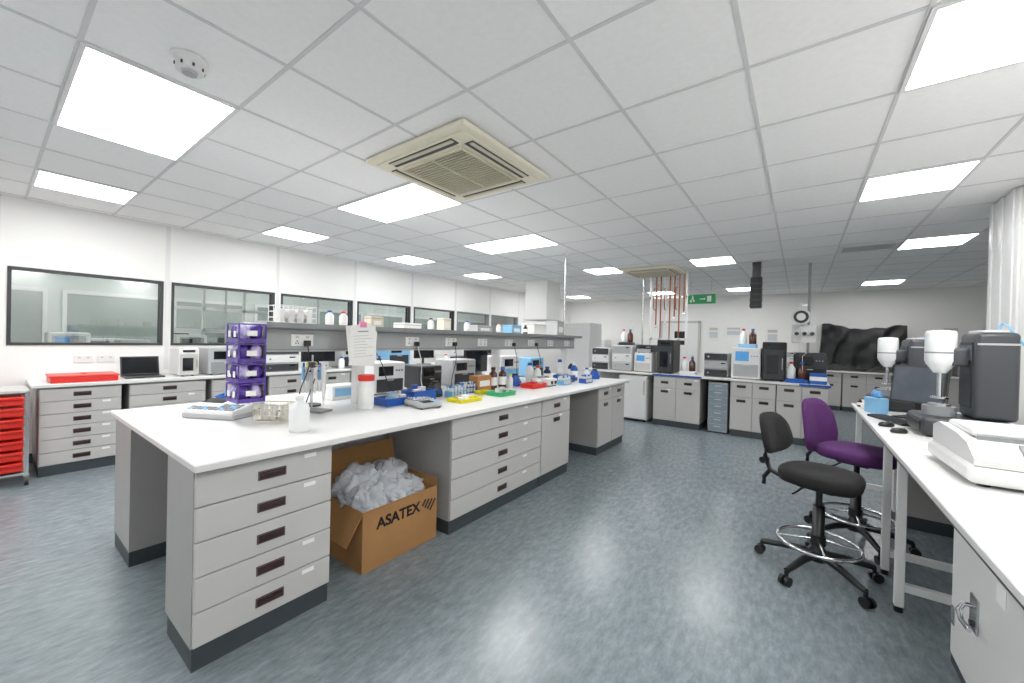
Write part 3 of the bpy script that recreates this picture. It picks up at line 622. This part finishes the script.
# rheometers
def rheo(x,y,rz,s=1.0):
    b=B(); b.box(-.19,.19,-.25,.16,.01,.13,dark,.03,seg=4); b.box(-.17,.17,-.255,-.24,.03,.10,black,.01); b.cyl((0,-.13,.13),(0,-.13,.19),.08,mgrey,seg=28).cyl((0,-.13,.19),(0,-.13,.205),.055,steel,seg=28)
    b.box(-.13,.13,-.01,.18,.13,.68,tower,.03,seg=4); b.box(-.10,.10,-.018,.0,.2,.62,black,.01)
    b.box(-.133,.133,-.0,.17,.60,.612,wgrey); b.box(-.134,-.129,.03,.13,.24,.52,wgrey,.002); b.box(-.1,.1,-.02,-.016,.5,.6,screeng,.002)
    b.box(-.136,-.131,.04,.12,.54,.58,screenb,.002); b.box(-.1,.1,.02,.15,.68,.692,wplas,.004)
    b.box(-.06,.06,-.1,.0,.46,.58,tower,.02,seg=4)
    b.lathe((0,-.13,.44),[(.03,-.03),(.05,0),(.068,.03),(.075,.05),(.075,.23),(.068,.25),(.03,.255)],bottlew,32)
    b.lathe((0,-.13,.44),[(.076,.10),(.0765,.102),(.0765,.108),(.076,.11)],mgrey,32)
    b.cyl((0,-.13,.25),(0,-.13,.44),.014,steel); b.cyl((0,-.13,.24),(0,-.13,.25),.045,steel,seg=24)
    b.tube([(.05,.1,.69),(.06,.12,.74),(.1,.13,.72),(.12,.19,.6)],.006,lblue,8)
    for sx in(-.15,.15):
        for sy in(-.2,.1): b.cyl((sx,sy,-.0),(sx,sy,.012),.02,black,seg=10)
    ob=b.done('rheometer',(x,y,T),rz); ob.scale=(s,s,s); return ob
rheo(.86,3.70,-88,.97); rheo(.76,4.88,-85,.93)
monitor('computer_monitor',.74,4.34,T,-38,.34,.3,screeng,-8)
b=B(); b.box(-.2,.2,-.065,.065,0,.018,black,.005)
for i in range(14):
    for j in range(4): b.box(-.185+i*.0265,-.163+i*.0265,-.05+j*.026,-.03+j*.026,.018,.023,dark)
b.done('computer_keyboard',(.58,4.08,T),-68)
def mouse(x,y):
    b=B(); b.lathe((0,0,0),[(.03,0),(.034,.01),(.028,.025),(.012,.032)],black,20,sx=.85,sy=1.5); b.box(-.003,.003,.02,.035,.028,.034,mgrey); b.done('computer_mouse',(x,y,T),-60)
mouse(.53,3.55); mouse(.5,3.78)
b=B(); b.box(-.07,.07,-.045,.045,0,.13,lblue,.006).box(-.04,.04,-.02,.02,.13,.132,dark); b.lump((0,0,.15),(.045,.022,.035),M('nitrile','#5f9fd6',.6),.4,8,1); b.done('glove_box',(.53,4.50,T),-60)
for x,y,c in((.48,4.97,black),(.46,4.86,dark),(.47,4.7,wplas)): bottle('sample_vial',x,y,T,.02,.07,bottlew if c!=dark else amber,c)
b=B(); b.box(-.12,.12,-.09,.09,0,.004,paper).box(-.11,.10,-.085,.085,.004,.008,paper); b.done('paper_stack',(.60,3.12,T),-20)

# ---------------------------------------------------------------- stools
def stool(name,x,y,rz,seatm,backm,sh=.61,bw=.36,bh=.26,sr=.23,zb=.72,rb=0):
    b=B()
    for i in range(5):
        a=math.radians(72*i+20+rb); c,s_=math.cos(a),math.sin(a)
        pts=[(c*.03,s_*.03,.13),(c*.15,s_*.15,.12),(c*.31,s_*.31,.085)]
        for q in range(2):
            p0,p1=Vector(pts[q]),Vector(pts[q+1]); b.cyl(p0,p1,.026-.004*q,black,r1=.022-.005*q,seg=12)
        b.cyl((c*.31,s_*.31,.05),(c*.31,s_*.31,.09),.012,black,seg=10)
        for e in(-.018,.018): 
            px_,py_=c*.32-s_*e,s_*.32+c*e; b.cyl((px_-s_*.009,py_+c*.009,.029),(px_+s_*.009,py_-c*.009,.029),.029,black,seg=16)
    b.lathe((0,0,0),[(.05,.09),(.055,.1),(.05,.15),(.034,.17),(.032,.44),(.026,.441)],black,20); b.cyl((0,0,.44),(0,0,sh-.09),.018,black)
    b.torus((0,0,.2),.215,.011,chrome,44,10)
    for i in range(4):
        a=math.radians(90*i+30); b.cyl((.03*math.cos(a),.03*math.sin(a),.22),(.215*math.cos(a),.215*math.sin(a),.2),.008,chrome,seg=8)
    b.cyl((0,0,.19),(0,0,.25),.042,black)
    b.box(-.1,.1,-.08,.08,sh-.1,sh-.055,black,.01)
    b.tube([(0,.05,sh-.08),(.02,.2,sh-.09),(.03,.25,sh-.09)],.006,black,8); b.tube([(-.05,-.05,sh-.08),(-.05,-.2,sh-.1),(-.05,-.24,sh-.1)],.006,black,8)
    vs=[];N=36; lv=[(.86,-.06),(.97,-.055),(1,-.025),(1,.0),(.95,.018),(.8,.026),(.4,.018),(.01,.014)]
    for k,z in lv:
        for i in range(N):
            a=2*math.pi*i/N; c,s_=math.cos(a),math.sin(a); r=(abs(c)**3+abs(s_)**3)**(-1/3)
            px_=sr*r*c*k; py_=sr*1.03*r*s_*k*(1+.04*c); vs.append((px_,py_,sh+z-.02*max(0,c*k)**3))
    b.add(vs,[(j*N+i,j*N+(i+1)%N,(j+1)*N+(i+1)%N,(j+1)*N+i) for j in range(len(lv)-1) for i in range(N)]+[list(range(N))[::-1]],seatm,True)
    b.tube([(-.05,0,sh-.08),(-.2,0,sh-.09),(-.29,0,sh-.06),(-.325,0,sh+.02),(-.32,0,sh+.15),(-.30,0,zb+bh*.6)],.016,black,10)
    b.tube([(-.29,0,sh-.06),(-.33,0,sh-.12),(-.33,0,sh-.17)],.014,black,8); b.cyl((-.33,-.03,sh-.0),(-.33,.03,sh-.0),.022,black)
    N=32; rings=[]
    for k,off in((.02,.012),(.7,.018),(.93,.014),(1,0),(.97,-.02),(.8,-.03),(.02,-.032)):
        for i in range(N):
            a=2*math.pi*i/N; c,s_=math.cos(a),math.sin(a); r=(abs(c)**3+abs(s_)**3)**(-1/3)
            yy=bw/2*r*c*k*(1-.12*s_*r*k); zz=bh/2*r*s_*k; xx=-.275+off+ .9*yy*yy - .06*(zz/bh)-.05*(zz/bh)**2
            rings.append((xx,yy,zb+bh/2+zz))
    b.add(rings,[(j*N+i,j*N+(i+1)%N,(j+1)*N+(i+1)%N,(j+1)*N+i) for j in range(6) for i in range(N)],backm,True)
    return b.done(name,(x,y,0),rz)
stool('laboratory_stool',.12,3.18,-22,blackf,blackf,.64,.36,.27,.205,.71,26)
stool('laboratory_stool',.36,3.88,-28,purple,purple,.68,.43,.42,.22,.61,10)

# ---------------------------------------------------------------- world & camera
w=bpy.data.worlds.new('world'); scn.world=w; w.use_nodes=True; w.node_tree.nodes['Background'].inputs[0].default_value=(.9,.95,1,1); w.node_tree.nodes['Background'].inputs[1].default_value=.4
scn.view_settings.view_transform='Standard'; scn.view_settings.look='None'; scn.view_settings.exposure=.55; scn.view_settings.gamma=1.08
cam=bpy.data.cameras.new('camera'); cam.sensor_width=36; cam.lens=391/1024*36; cam.clip_start=.02
co=bpy.data.objects.new('camera',cam); scn.collection.objects.link(co)
R=Matrix.Rotation(math.radians(36.4),4,'Z')@Matrix.Rotation(math.radians(90-.37),4,'X')@Matrix.Rotation(math.radians(1.4),4,'Z')
co.matrix_world=Matrix.Translation((0,0,1.45))@R
scn.camera=co
